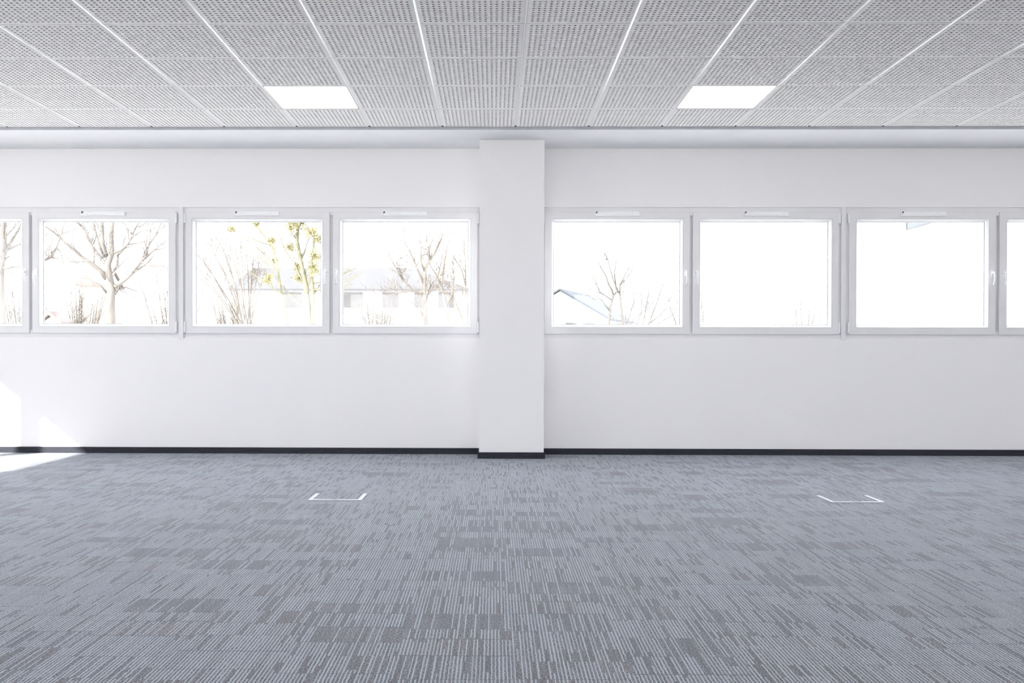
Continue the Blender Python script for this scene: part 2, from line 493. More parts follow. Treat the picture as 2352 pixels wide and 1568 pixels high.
  (0.052, 0.019, [(-1.15, 36.0, -0.3),(-1.21, 36.0, 2.01),(-1.44, 35.97, 2.61),(-1.59, 35.96, 3.02),(-1.81, 35.93, 3.69)]),
  (0.06, 0.019, [(-1.05, 36.0, -0.3),(-1.06, 36.0, 2.02),(-1.1, 35.96, 2.8),(-1.14, 35.92, 3.54),(-1.32, 35.89, 4.21),(-1.66, 35.86, 4.73)]),
  (0.037, 0.015, [(-1.14, 35.92, 3.54),(-1.15, 35.69, 4.49),(-1.2, 35.5, 5.25)]),
 ],
 'fork': [
  (0.057, 0.014, [(4.01, 32.0, -0.3),(4.02, 32.0, 1.81),(4.06, 31.93, 2.49),(4.18, 31.89, 2.88),(4.12, 31.87, 3.09),(4.01, 31.85, 3.27),(3.9, 31.82, 3.59),(3.72, 31.78, 3.87),(3.61, 31.76, 4.08)]),
  (0.057, 0.014, [(4.56, 32.0, -0.3),(4.54, 32.0, 1.81),(4.45, 31.94, 2.49),(4.41, 31.9, 2.92),(4.26, 31.87, 3.16),(4.2, 31.83, 3.66),(4.25, 31.79, 4.08)]),
  (0.036, 0.011, [(4.18, 31.89, 2.92),(4.33, 31.84, 3.06),(4.16, 31.74, 3.4),(4.0, 31.61, 3.89),(3.88, 31.52, 4.23)]),
  (0.036, 0.011, [(4.4, 31.9, 2.95),(4.43, 32.04, 3.28),(4.63, 32.22, 3.66),(4.88, 32.44, 4.11)]),
  (0.032, 0.011, [(4.12, 31.89, 2.74),(3.68, 31.75, 3.01),(3.52, 31.64, 3.36),(3.34, 31.54, 3.67)]),
  (0.032, 0.011, [(4.06, 31.93, 2.35),(3.76, 31.8, 2.73),(3.5, 31.72, 2.87),(3.24, 31.66, 2.9)]),
  (0.029, 0.011, [(4.03, 31.93, 2.31),(4.27, 31.86, 1.99),(4.44, 31.82, 1.81)]),
 ],
 'hedge': [
  (0.042, 0.011, [(5.65, 34.0, -0.3),(5.73, 34.0, 1.87),(6.06, 33.91, 2.78),(6.2, 33.87, 3.23),(6.3, 33.84, 3.53)]),
  (0.034, 0.011, [(5.75, 34.0, 1.96),(6.15, 33.82, 2.28),(6.36, 33.71, 2.54),(6.58, 33.5, 3.13)]),
  (0.034, 0.011, [(5.5, 34.0, -0.3),(5.54, 34.0, 1.87),(5.7, 34.08, 2.67),(5.79, 34.12, 3.17),(5.71, 34.16, 3.56)]),
  (0.031, 0.011, [(4.89, 34.0, -0.3),(4.97, 34.0, 1.87),(5.28, 34.01, 2.21),(5.73, 34.02, 2.56),(6.11, 34.03, 2.94)]),
  (0.031, 0.011, [(4.87, 34.0, -0.3),(4.93, 34.0, 1.87),(5.16, 34.01, 2.63),(5.35, 34.01, 3.28)]),
  (0.031, 0.011, [(4.9, 34.0, -0.3),(4.9, 34.0, 1.87),(4.89, 34.01, 2.48),(4.97, 34.02, 2.74)]),
  (0.034, 0.011, [(5.83, 34.0, -0.3),(5.96, 34.0, 1.87),(6.49, 33.98, 2.21),(6.9, 33.96, 2.48)]),
  (0.031, 0.011, [(6.83, 34.0, -0.3),(6.78, 34.0, 2.02),(6.6, 33.96, 2.44),(6.47, 33.92, 2.86)]),
  (0.031, 0.011, [(5.26, 34.0, -0.3),(5.31, 34.0, 1.87),(5.51, 34.04, 2.44),(5.51, 34.09, 3.17)]),
 ],
 'bushl': [
  (0.031, 0.009, [(9.62, 42.0, -0.3),(9.62, 42.0, 2.08),(9.63, 41.97, 2.87),(9.95, 41.94, 3.34)]),
  (0.031, 0.009, [(9.9, 42.0, -0.3),(9.92, 42.0, 2.08),(9.98, 42.06, 2.7),(10.07, 42.09, 2.96)]),
  (0.026, 0.009, [(10.13, 42.0, -0.3),(10.18, 42.0, 2.08),(10.36, 42.02, 2.78),(10.34, 42.04, 3.22)]),
  (0.026, 0.009, [(10.5, 42.0, -0.3),(10.53, 42.0, 2.08),(10.65, 41.96, 2.69)]),
  (0.026, 0.009, [(9.63, 42.0, -0.3),(9.62, 42.0, 2.08),(9.56, 41.93, 3.21)]),
 ],
 'bushr': [
  (0.035, 0.009, [(13.95, 42.0, -0.3),(13.94, 42.0, 2.09),(13.89, 41.99, 2.7),(13.86, 41.99, 3.22)]),
  (0.031, 0.009, [(14.19, 42.0, -0.3),(14.18, 42.0, 2.09),(14.13, 42.0, 2.79),(14.11, 42.0, 3.26)]),
  (0.035, 0.009, [(14.45, 42.0, -0.3),(14.46, 42.0, 2.09),(14.52, 41.95, 2.96),(14.58, 41.92, 3.48)]),
  (0.031, 0.009, [(14.57, 42.0, -0.3),(14.61, 42.0, 2.09),(14.78, 41.99, 2.88),(14.92, 41.98, 3.66)]),
  (0.026, 0.009, [(14.94, 42.0, -0.3),(14.96, 42.0, 2.09),(15.05, 42.02, 2.92),(15.14, 42.03, 3.05)]),
  (0.026, 0.009, [(13.06, 42.0, -0.3),(13.09, 42.0, 2.09),(13.2, 41.99, 2.52),(13.35, 41.99, 2.78)]),
  (0.026, 0.009, [(13.8, 42.0, -0.3),(13.79, 42.0, 2.09),(13.75, 41.96, 2.87)]),
  (0.026, 0.009, [(12.92, 42.0, -0.3),(12.92, 42.0, 2.09),(12.91, 41.98, 2.39)]),
 ],
 'fan': [
  (0.022, 0.011, [(-7.02, 26.0, -0.3),(-7.16, 26.0, 1.19),(-7.73, 26.03, 2.46),(-8.13, 26.05, 3.14),(-8.57, 26.06, 3.74)]),
  (0.022, 0.011, [(-6.85, 26.0, -0.3),(-7.0, 26.0, 1.19),(-7.61, 25.94, 2.38),(-8.0, 25.9, 3.01),(-8.35, 25.87, 3.56)]),
  (0.022, 0.011, [(-7.01, 26.0, -0.3),(-7.1, 26.0, 1.19),(-7.46, 25.97, 2.6),(-7.85, 25.95, 3.35),(-8.15, 25.94, 4.01)]),
  (0.022, 0.011, [(-7.06, 26.0, -0.3),(-7.14, 26.0, 1.19),(-7.44, 26.08, 2.67),(-7.66, 26.12, 3.46),(-7.98, 26.16, 4.16)]),
  (0.022, 0.011, [(-6.96, 26.0, -0.3),(-7.02, 26.0, 1.19),(-7.26, 25.96, 2.7),(-7.46, 25.94, 3.5),(-7.66, 25.93, 4.21)]),
  (0.022, 0.011, [(-7.15, 26.0, -0.3),(-7.16, 26.0, 1.19),(-7.22, 25.92, 2.58),(-7.32, 25.88, 3.31),(-7.42, 25.84, 3.96)]),
  (0.022, 0.011, [(-6.81, 26.0, -0.3),(-6.96, 26.0, 1.19),(-7.55, 25.89, 2.2),(-7.87, 25.84, 2.75),(-8.26, 25.78, 3.21)]),
  (0.022, 0.011, [(-7.0, 26.0, -0.3),(-7.13, 26.0, 1.19),(-7.65, 26.09, 2.07),(-8.01, 26.14, 2.56),(-8.4, 26.19, 2.96)]),
  (0.022, 0.011, [(-6.92, 26.0, -0.3),(-6.97, 26.0, 1.19),(-7.16, 25.9, 2.58),(-7.2, 25.86, 3.31),(-7.25, 25.81, 3.96)]),
  (0.022, 0.011, [(-7.13, 26.0, -0.3),(-7.12, 26.0, 1.19),(-7.06, 26.03, 2.52),(-7.09, 26.04, 3.22),(-7.15, 26.06, 3.85)]),
  (0.022, 0.011, [(-7.1, 26.0, -0.3),(-7.09, 26.0, 1.19),(-7.04, 26.08, 2.41),(-6.99, 26.12, 3.07),(-6.96, 26.16, 3.64)]),
  (0.022, 0.011, [(-6.99, 26.0, -0.3),(-6.98, 26.0, 1.19),(-6.96, 26.02, 2.35),(-6.84, 26.02, 2.98),(-6.76, 26.03, 3.52)]),
  (0.022, 0.011, [(-7.18, 26.0, -0.3),(-7.12, 26.0, 1.19),(-6.89, 26.06, 2.22),(-6.74, 26.09, 2.78),(-6.62, 26.12, 3.26)]),
  (0.022, 0.011, [(-6.87, 26.0, -0.3),(-7.0, 26.0, 1.19),(-7.54, 26.11, 2.47),(-7.78, 26.17, 3.15),(-8.13, 26.23, 3.76)]),
  (0.022, 0.011, [(-6.89, 26.0, -0.3),(-6.98, 26.0, 1.19),(-7.34, 25.98, 2.51),(-7.58, 25.97, 3.22),(-7.78, 25.97, 3.84)]),
  (0.022, 0.011, [(-6.91, 26.0, -0.3),(-7.06, 26.0, 1.19),(-7.66, 25.9, 2.24),(-8.06, 25.84, 2.8),(-8.46, 25.78, 3.28)]),
  (0.022, 0.011, [(-6.98, 26.0, -0.3),(-6.99, 26.0, 1.19),(-7.03, 26.04, 2.25),(-6.98, 26.06, 2.82),(-6.89, 26.08, 3.31)]),
 ],
}
MISTLETOE = {'mist': [(-5.32, 23.69, 4.15, 0.175), (-5.16, 24.05, 4.34, 0.137), (-4.82, 23.81, 4.07, 0.212), (-5.45, 24.22, 3.7, 0.137), (-4.68, 23.63, 3.43, 0.212), (-4.72, 23.66, 3.11, 0.187), (-5.22, 24.3, 2.9, 0.15), (-5.28, 24.32, 3.2, 0.125), (-4.63, 23.84, 3.88, 0.125), (-5.3, 23.88, 4.34, 0.1)],
 'birch': [(-4.9, 19.66, 2.5, 0.087), (-4.93, 20.37, 2.96, 0.042), (-4.92, 19.96, 3.35, 0.058), (-5.2, 19.76, 3.73, 0.062)], 'fan': [(-7.67, 26.38, 4.49, 0.092)]}

# ------------------------------------------------------------------ room shell
def build_shell():
    b = MB()
    b.box((XL - 0.1, YB - 0.1, -0.28), (XR + 0.1, YW + 0.1, 0.0))
    structure(b.build('floor', M_CARPET), 'grey office carpet with broken pale blue ribs', 'floor')

    # window wall with two long openings left and right of the pillar
    b = MB()
    y0, y1 = YW, YW + 0.1
    b.box((XL - 0.1, y0, 0), (XR + 0.1, y1, WZ0))
    b.box((XL - 0.1, y0, WZ1), (XR + 0.1, y1, 3.0))
    for xa, xb in ((XL - 0.1, -5.572), (-0.109, 0.408), (5.876, XR + 0.1)):
        b.box((xa, y0, WZ0), (xb, y1, WZ1))
    structure(b.build('wall_far', M_WALL), 'long white wall with the band of windows', 'wall')

    b = MB()
    b.box((PIL[0], PIL[2], 0), (PIL[1], YW, ZS))
    structure(b.build('pillar', M_WALL), 'square white pillar between the two groups of windows', 'pillar')

    # left wall with tall openings for the sun
    head, sill = 2.52, 1.18
    yo = [(-1.52, -0.70), (1.93, 2.57), (2.95, 4.845), (4.985, 5.95)]
    b = MB()
    b.box((XL - 0.1, YB, 0), (XL, YW, sill))
    b.box((XL - 0.1, YB, head), (XL, YW, 3.0))
    ys = [YB] + [v for p in yo for v in p] + [YW]
    for i in range(0, len(ys), 2):
        b.box((XL - 0.1, ys[i], sill), (XL, ys[i + 1], head))
    structure(b.build('wall_left', M_WALL), 'white side wall out of frame on the left with tall windows', 'wall')
    for i, (ya, yb) in enumerate(yo):
        f = MB()
        xa, xb, t = XL - 0.075, XL - 0.02, 0.05
        f.box((xa, ya, sill), (xb, ya + t, head))
        f.box((xa, yb - t, sill), (xb, yb, head))
        f.box((xa, ya + t, sill), (xb, yb - t, sill + t))
        f.box((xa, ya + t, head - t), (xb, yb - t, head))
        o = f.build('window_%d' % (i + 5), M_PVC)
        structure(o, 'tall side window out of frame on the left, %s from the far corner' % ['fourth', 'third', 'second', 'first'][i], 'window')
        g = MB()
        g.box((XL - 0.05, ya + t, sill + t), (XL - 0.044, yb - t, head - t))
        g.build('pane', M_GLASS, o)

    b = MB()
    b.box((XR, YB, 0), (XR + 0.1, YW, 3.0))
    structure(b.build('wall_right', M_WALL), 'plain white side wall out of frame on the right', 'wall')
    # wall behind the camera, its row of windows added to brighten the room
    xo = [(-6.0, -3.6), (-3.4, -1.0), (-0.8, 1.6), (1.8, 4.2), (4.4, 6.8)]
    s0, h0 = 0.60, 2.30
    b = MB()
    b.box((XL - 0.1, YB - 0.1, 0), (XR + 0.1, YB, s0))
    b.box((XL - 0.1, YB - 0.1, h0), (XR + 0.1, YB, 3.0))
    xs = [XL - 0.1] + [v for p in xo for v in p] + [XR + 0.1]
    for i in range(0, len(xs), 2):
        b.box((xs[i], YB - 0.1, s0), (xs[i + 1], YB, h0))
    structure(b.build('wall_back', M_WALL), 'white wall behind the camera with a row of windows added for daylight', 'wall')
    for i, (xa, xb) in enumerate(xo):
        f = MB()
        ya, yb, t = YB - 0.075, YB - 0.02, 0.05
        f.box((xa, ya, s0), (xa + t, yb, h0))
        f.box((xb - t, ya, s0), (xb, yb, h0))
        f.box((xa + t, ya, s0), (xb - t, yb, s0 + t))
        f.box((xa + t, ya, h0 - t), (xb - t, yb, h0))
        o = f.build('window_%d' % (i + 9), M_PVC)
        structure(o, 'window added for daylight in the unseen wall behind the camera, %s from the left side wall' % ['first', 'second', 'third', 'fourth', 'fifth'][i], 'window')
        g = MB()
        g.box((xa + t, YB - 0.05, s0 + t), (xb - t, YB - 0.044, h0 - t))
        g.build('pane', M_GLASS, o)

    # carpet strips as baseboards
    hb, t = 0.055, 0.012

    def strip(name, boxes, label):
        s = MB()
        for a, c in boxes:
            s.box(a, c)
        structure(s.build(name, M_BASE), label, 'baseboard')
    strip('baseboard_left', [((XL + t, YW - t, 0), (PIL[0] - t, YW, hb))], 'charcoal carpet baseboard on the far wall left of the pillar')
    strip('baseboard_right', [((PIL[1] + t, YW - t, 0), (XR, YW, hb))], 'charcoal carpet baseboard on the far wall right of the pillar')
    strip('baseboard_pillar', [((PIL[0] - t, PIL[2] - t, 0), (PIL[1] + t, PIL[2], hb)),
                               ((PIL[0] - t, PIL[2], 0), (PIL[0], YW, hb)), ((PIL[1], PIL[2], 0), (PIL[1] + t, YW, hb))],
          'charcoal carpet baseboard wrapped around the foot of the pillar')
    strip('baseboard_side', [((XL, YB, 0), (XL + t, YW, hb))], 'charcoal carpet baseboard along the left side wall')


build_shell()


# ------------------------------------------------------------------ ceiling
LAMP_CELLS = [(c, r) for r in (1, 6, 11, 16) for c in (-8, -3, 2, 7, 12)]  # panels either side of the pillar are seen, the rest added for brightness


def row_y(r):
    """far and near edge of tile row r (row 0 is the cut row by the window wall)"""
    if r == 0:
        return YE, YE - D1
    return YE - D1 - T * (r - 1), YE - D1 - T * r


def tile_template(holes):
    """unit tile in [0,1]^2, z 0 = underside; returns vertices, quads, material index"""
    th = 0.012 if holes else 0.012
    gx, gy = 0.0075, 0.0035
    if not holes:
        mb = MB()
        mb.box((gx, gy, 0), (T - gx, T - gy, th))
        return mb
    n, pitch, hw = 18, 0.0309, 0.0118
    e = [(T - 17 * pitch) / 2 + i * pitch for i in range(n)]
    xs = [gx] + [v for c in e for v in (c - hw / 2, c + hw / 2)] + [T - gx]
    ys = [gy] + [v for c in e for v in (c - hw / 2, c + hw / 2)] + [T - gy]
    m = len(xs)
    mb = MB()
    vs = [(x, y, 0.0) for y in ys for x in xs]
    up = 0.005
    nv = len(vs)
    vs += [(x, y, up) for y in ys for x in xs]
    fs = []
    for j in range(m - 1):
        for i in range(m - 1):
            a, b, c, d = j * m + i, j * m + i + 1, (j + 1) * m + i + 1, (j + 1) * m + i
            if i % 2 == 1 and j % 2 == 1:
                for p, q in ((a, b), (b, c), (c, d), (d, a)):
                    fs.append((p, q, q + nv, p + nv))
            else:
                fs.append((a, d, c, b))
    mb.add(vs, fs)
    x0, x1, y0, y1 = xs[0], xs[-1], ys[0], ys[-1]
    mb.add([(x0, y0, up), (x1, y0, up), (x1, y1, up), (x0, y1, up)], [(0, 3, 2, 1)], 1)
    mb.add([(x0, y0, 0), (x1, y0, 0), (x1, y1, 0), (x0, y1, 0), (x0, y0, th), (x1, y0, th), (x1, y1, th), (x0, y1, th)],
           [(0, 1, 5, 4), (1, 2, 6, 5), (2, 3, 7, 6), (3, 0, 4, 7)])
    return mb


def build_ceiling():
    tp, tq = tile_template(True), tile_template(False)
    tpl = {}
    for k, t in ((True, tp), (False, tq)):
        tpl[k] = (np.array(t.v, dtype=np.float32), np.array(t.f, dtype=np.int32), np.array(t.mi, dtype=np.int32))
    V, F, MI = [], [], []
    off = 0
    lamps = set(LAMP_CELLS)
    c0 = math.floor((XL - X0) / T)
    c1 = math.ceil((XR - X0) / T)
    nrow = math.ceil((YE - D1 - YB) / T) + 1
    for r in range(nrow):
        yf, yn = row_y(r)
        for c in range(c0, c1):
            if (c, r) in lamps:
                continue
            hol = r <= 6 and -10 <= c <= 9
            v, f, mi = tpl[hol]
            v = v.copy()
            xa = X0 + T * c
            lo, hi = max(xa, XL + 0.001), min(xa + T, XR - 0.001)
            if hi - lo < 0.05:
                continue
            ylo = max(yn, YB + 0.001)
            if yf - ylo < 0.05:
                continue
            v[:, 0] = lo + v[:, 0] * (hi - lo) / T
            v[:, 1] = ylo + v[:, 1] * (yf - ylo) / T
            v[:, 2] += ZC
            V.append(v)
            F.append(f + off)
            MI.append(mi)
            off += len(v)
    V, F, MI = np.concatenate(V), np.concatenate(F), np.concatenate(MI)
    me = bpy.data.meshes.new('ceiling')
    me.vertices.add(len(V))
    me.vertices.foreach_set('co', V.ravel())
    me.loops.add(F.size)
    me.loops.foreach_set('vertex_index', F.ravel())
    me.polygons.add(len(F))
    me.polygons.foreach_set('loop_start', np.arange(0, F.size, 4, dtype=np.int32))
    me.materials.append(M_TILE)
    me.materials.append(M_FLEECE)
    me.polygons.foreach_set('material_index', MI)
    me.update(calc_edges=True)
    me.validate()
    o = bpy.data.objects.new('ceiling', me)
    COL.objects.link(o)
    structure(o, 'white perforated tile ceiling over the whole room', 'ceiling')
    # main rails between the tile columns
    for c in range(c0 + 1, c1):
        x = X0 + T * c
        b = MB()
        b.box((x - 0.0065, YB + 0.002, ZC + 0.0015), (x + 0.0065, YE - 0.034, ZC + 0.03))
        b.box((x - 0.008, YE - 0.034, ZC + 0.0012), (x + 0.008, YE - 0.003, ZC + 0.03), 1)  # flush black block paints the shade of the open slot
        b.build('ceiling_rail', [M_RAIL, M_SLOT], o)
    b = MB()
    for r in range(nrow - 1):
        y = row_y(r)[1]
        b.box((XL + 0.002, y - 0.012, ZC + 0.0085), (XR - 0.002, y + 0.012, ZC + 0.0115))
    b.build('cross_rail', M_RAIL, o)
    # grey edge profile and the plaster strip by the window wall
    b = MB()
    b.box((XL + 0.001, YE, ZS), (XR - 0.001, YE + 0.012, ZC + 0.03))
    b.box((XL + 0.001, YE - 0.002, ZC - 0.0015), (XR - 0.001, YE + 0.001, ZC + 0.001))
    b.build('edge_profile', M_EDGE, o)
    b = MB()
    b.box((XL + 0.001, YE + 0.012, ZS), (XR - 0.001, YW - 0.0005, ZC + 0.03))
    b.build('plaster_strip', M_PLASTER, o)
    b = MB()
    b.box((XL - 0.1, YB - 0.1, 3.0), (XR + 0.1, YW + 0.1, 3.12))  # unseen slab added to stop sky light leaking through the tile gaps
    b.build('sky_block_slab', M_PLASTER, o)


build_ceiling()


# ------------------------------------------------------------------ square ceiling lamps
def build_lamps():
    em = bpy.data.materials.new('lit_diffuser')
    em.use_nodes = True
    em.node_tree.nodes.remove(em.node_tree.nodes['Principled BSDF'])
    e = N(em, 'ShaderNodeEmission')
    e.inputs[0].default_value = (1.0, 0.965, 0.955, 1)
    e.inputs[1].default_value = LAMP
    L(em, e.outputs[0], em.node_tree.nodes['Material Output'].inputs[0])
    h = 0.2955
    root = empty('ceiling_light', (0, 0, 0))
    fr = MB()
    r = 0.006
    for a, b in (((-h, -h), (h, -h + r)), ((-h, h - r), (h, h)), ((-h, -h + r), (-h + r, h - r)), ((h - r, -h + r), (h, h - r))):
        fr.box((a[0], a[1], 0.0), (b[0], b[1], 0.03))
    fr.build('frame', M_LAMPRIM, root)
    df = MB()
    df.box((-h + r, -h + r, 0.010), (h - r, h - r, 0.022))
    df.build('diffuser', em, root)
    cols = {-8: 'first', -3: 'second', 2: 'third', 7: 'fourth', 12: 'fifth'}
    rows = {6: 'row above the top edge', 11: 'row above the camera', 16: 'row by the back wall'}
    first = True
    for c, rr in LAMP_CELLS:
        if first:
            o, first = root, False
        else:
            o = root.copy()
            COL.objects.link(o)
            for ch in root.children:
                k = ch.copy()
                COL.objects.link(k)
                k.parent = o
        yf, yn = row_y(rr)
        o.location = (X0 + T * (c + 0.5), (yf + yn) / 2, ZC)
        if rr == 1:
            lab = {-8: 'lit square ceiling panel added for brightness beyond the left edge of the photo',
                   -3: 'lit square ceiling panel left of the pillar, near the window wall',
                   2: 'lit square ceiling panel right of the pillar, near the window wall',
                   7: 'lit square ceiling panel added for brightness just beyond the right edge of the photo',
                   12: 'lit square ceiling panel added for brightness by the right side wall, near the window wall'}[c]
        else:
            lab = 'lit square ceiling panel added for brightness, %s from left in the %s' % (cols[c], rows[rr])
        tag(o, lab, 'ceiling light', 'square light panels set in the ceiling')


build_lamps()


# ------------------------------------------------------------------ windows of the far wall
SW, SH, SZ = 1.308, 1.10, 1.086      # sash width, height, lower edge


def sash(win, x0, handle_left):
    def X(v):
        return x0 + v
    z0, z1 = SZ, SZ + SH
    x1 = x0 + SW
    s = MB()

    def rect(i, y):
        return (x0 + i, z0 + i, x1 - i, z1 - i, YW + y)
    prof = [(0.0, 0.055), (0.0, -0.003), (0.003, -0.006), (0.056, -0.006), (0.058, -0.0035), (0.060, -0.0055), (0.066, -0.005),
            (0.080, 0.016), (0.083, 0.024), (0.083, 0.055)]
    for (a, ya), (c, yc) in zip(prof, prof[1:]):
        s.ring(rect(a, ya), rect(c, yc))
    s.ring(rect(0.083, 0.055), rect(0.0, 0.055))
    so = s.build('sash', M_PVC, win)
    g = MB()
    i = 0.0835
    for y in (0.026, 0.048):
        g.add([(x0 + i, YW + y, z0 + i), (x1 - i, YW + y, z0 + i), (x1 - i, YW + y, z1 - i), (x0 + i, YW + y, z1 - i)], [(0, 1, 2, 3)])
    for (a, ya), (c, yc) in zip([(0.0836, 0.031), (0.089, 0.031), (0.089, 0.043)], [(0.089, 0.031), (0.089, 0.043), (0.0836, 0.043)]):
        g.ring(rect(a, ya), rect(c, yc), 1)
    g.build('pane', [M_GLASS, M_SPACER], so)
    # handle
    hx = x0 + 0.034 if handle_left else x1 - 0.034
    hz = z0 + 0.555
    h = MB()
    h.bbox((hx - 0.014, YW - 0.016, hz - 0.040), (hx + 0.014, YW - 0.005, hz + 0.030), 0.005)
    h.tube([(hx, YW - 0.014, hz), (hx, YW - 0.035, hz), (hx, YW - 0.044, hz - 0.004)], [0.0105, 0.0095, 0.0095], 12)
    pts, rr = [], []
    for k in range(9):
        t = k / 8
        pts.append((hx, YW - 0.042 - 0.016 * math.sin(math.pi * min(1, t * 1.02)) + 0.010 * t * t, hz + 0.008 - 0.122 * t))
        rr.append(0.0095 - 0.0022 * t)
    h.tube(pts, rr, 12, flat=0.72)
    h.build('handle', M_HANDLE, so, True)
    # hinges on the other side
    for za, zb in ((z1 - 0.105, z1 - 0.012), (z0 + 0.004, z0 + 0.108)):
        b = MB()
        if handle_left:
            xa, xb = x1 - 0.001, x1 + 0.0125
        else:
            xa, xb = x0 - 0.0125, x0 + 0.001
        b.bbox((xa, YW - 0.019, za), (xb, YW + 0.008, zb), 0.003)
        if za < z0 + 0.02:
            b.bbox((xa + 0.002, YW - 0.0205, za - 0.002), (xb - 0.002, YW - 0.012, za + 0.012), 0.0015, 1)
        b.build('hinge', [M_HANDLE, M_EDGE], so)
    # trickle vent on the top rail
    cx = (x0 + x1) / 2
    v = MB()
    za, zb = 2.150, 2.186
    v.bbox((cx - 0.198, YW - 0.024, za + 0.004), (cx + 0.198, YW - 0.005, zb), 0.003)
    v.bbox((cx - 0.200, YW - 0.034, za), (cx - 0.135, YW - 0.006, za + 0.016), 0.003)
    v.bbox((cx + 0.135, YW - 0.034, za), (cx + 0.200, YW - 0.006, za + 0.016), 0.003)
    v.bbox((cx - 0.136, YW - 0.031, za + 0.001), (cx + 0.136, YW - 0.006, za + 0.014), 0.003)
    v.tube([(cx - 0.186, YW - 0.023, zb - 0.006), (cx - 0.186, YW - 0.033, zb - 0.006)], 0.0062, 10, 1)
    v.tube([(cx - 0.188, YW - 0.026, zb - 0.006), (cx - 0.192, YW - 0.026, zb - 0.020)], 0.0026, 6, 1)
    for sx in (-0.132, 0.132):
        v.tube([(cx + sx, YW - 0.022, zb - 0.010), (cx + sx, YW - 0.0255, zb - 0.010)], 0.0026, 8, 2)
    v.build('trickle_vent', [M_HANDLE, M_BLACK, M_EDGE], so)


def window(n, xa, xb, sashes, label, cover=None):
    f = MB()
    y0, y1 = YW + 0.016, YW + 0.0995
    zi0, zi1 = SZ + 0.03, SZ + SH - 0.03
    il, ir = sashes[0] + 0.03, sashes[1] + SW - 0.03
    f.box((xa, y0, WZ0), (xb, y1, zi0))
    f.box((xa, y0, zi1), (xb, y1, WZ1))
    f.box((xa, y0, zi0), (il, y1, zi1))
    f.box((ir, y0, zi0), (xb, y1, zi1))
    f.box((sashes[0] + SW - 0.03, y0 + 0.022, zi0), (sashes[1] + 0.03, y1, zi1))
    o = f.build('window_%d' % n, M_PVC)
    structure(o, label, 'window')
    sash(o, sashes[0], False)
    sash(o, sashes[1], True)
    if cover:
        c = MB()
        c.bbox((cover[0], YW - 0.010, WZ0 - 0.011), (cover[1], YW - 0.0008, WZ1 - 0.001), 0.002)
        c.box((cover[0] + 0.003, YW - 0.0012, WZ0 + 0.001), (cover[1] - 0.003, YW + 0.0158, WZ1 - 0.001))
        c.build('cover_strip', M_PVC, o)


window(1, -5.572, -2.842, (-5.528, -4.193), 'white double casement window at the left edge, big bare tree behind it')
window(2, -2.842, -0.109, (-2.798, -1.461), 'white double casement window left of the pillar, yellow mistletoe behind it', (-2.858, -2.816))
window(3, 0.408, 3.136, (0.450, 1.783), 'white double casement window right of the pillar, gabled house behind it')
window(4, 3.136, 5.876, (3.184, 4.525), 'white double casement window at the right edge, only sky behind it', (3.1115, 3.155))


# ------------------------------------------------------------------ floor boxes
def build_floor_boxes():
    root = empty('floor_box', (0, 0, 0))
    wx, wy, r = 0.168, 0.130, 0.027
    f = MB()
    f.bbox((-wx, -wy, 0.0), (-wx + r, wy, 0.005), 0.0015)
    f.bbox((wx - r, -wy, 0.0), (wx, wy, 0.005), 0.0015)
    f.bbox((-wx + r, -wy, 0.0), (wx - r, -wy + r, 0.005), 0.0015)
    f.build('frame', M_ALU, root)
    c = MB()
    c.box((-wx + r + 0.002, -wy + r + 0.004, 0.0), (wx - r - 0.002, wy, 0.0045))
    c.build('lid', M_CARPET, root)
    g = MB()
    g.box((-wx + r, -wy + r, 0.0), (wx - r, -wy + r + 0.004, 0.003))
    g.build('lid_gap', M_SLOT, root)
    k = MB()
    k.bbox((-0.022, -wy + 0.004, 0.0045), (0.022, -wy + 0.018, 0.0062), 0.0008)
    k.build('latch', M_EDGE, root)
    spots = [(-0.990, 5.747, 0.0, 'flush floor socket box with metal rim in the carpet left of the pillar'),
             (2.246, 5.743, 0.012, 'flush floor socket box with metal rim in the carpet right of the pillar')]
    for i, (x, y, a, lab) in enumerate(spots):
        o = root
        if i:
            o = root.copy()
            COL.objects.link(o)
            for ch in root.children:
                q = ch.copy()
                COL.objects.link(q)
                q.parent = o
        o.location = (x, y, 0.0)
        o.rotation_euler.z = a
        tag(o, lab, 'floor box', 'floor socket boxes in the carpet')


build_floor_boxes()

# ------------------------------------------------------------------ outside
M_GROUND = noisy('pale_bounce_ground', (0.60, 0.59, 0.57), (0.66, 0.65, 0.63), 0.6)  # unseen ground, coloured pale to bounce light up to the ceiling
M_BARK = noisy('grey_brown_bark', (0.092, 0.082, 0.076), (0.118, 0.106, 0.098), 9, 0.9, (1, 1, 0.3))
M_BARK2 = noisy('pale_twig_bark', (0.090, 0.078, 0.069), (0.115, 0.10, 0.088), 9, 0.9, (1, 1, 0.3))
M_BIRCH = noisy('olive_bark', (0.095, 0.090, 0.062), (0.12, 0.112, 0.08), 9, 0.9, (1, 1, 0.3))
M_MIST = noisy('yellow_green_mistletoe', (0.17, 0.158, 0.085), (0.22, 0.20, 0.105), 6)
M_RENDER = noisy('white_house_render', (0.22, 0.22, 0.23), (0.24, 0.24, 0.25), 2)
M_WARM = noisy('cream_house_render', (0.24, 0.23, 0.21), (0.255, 0.245, 0.225), 2)
M_TWIG = noisy('dark_twig_bark', (0.048, 0.043, 0.040), (0.062, 0.055, 0.050), 9, 0.9, (1, 1, 0.3))
M_ROOFB = noisy('blue_grey_roof', (0.032, 0.037, 0.048), (0.037, 0.042, 0.053), 1.4, 0.8)
M_ROOFL = noisy('pale_metal_roof', (0.066, 0.066, 0.072), (0.071, 0.071, 0.077), 1.4, 0.8)
M_ROOFR = noisy('red_tile_roof', (0.10, 0.078, 0.073), (0.11, 0.086, 0.08), 2)
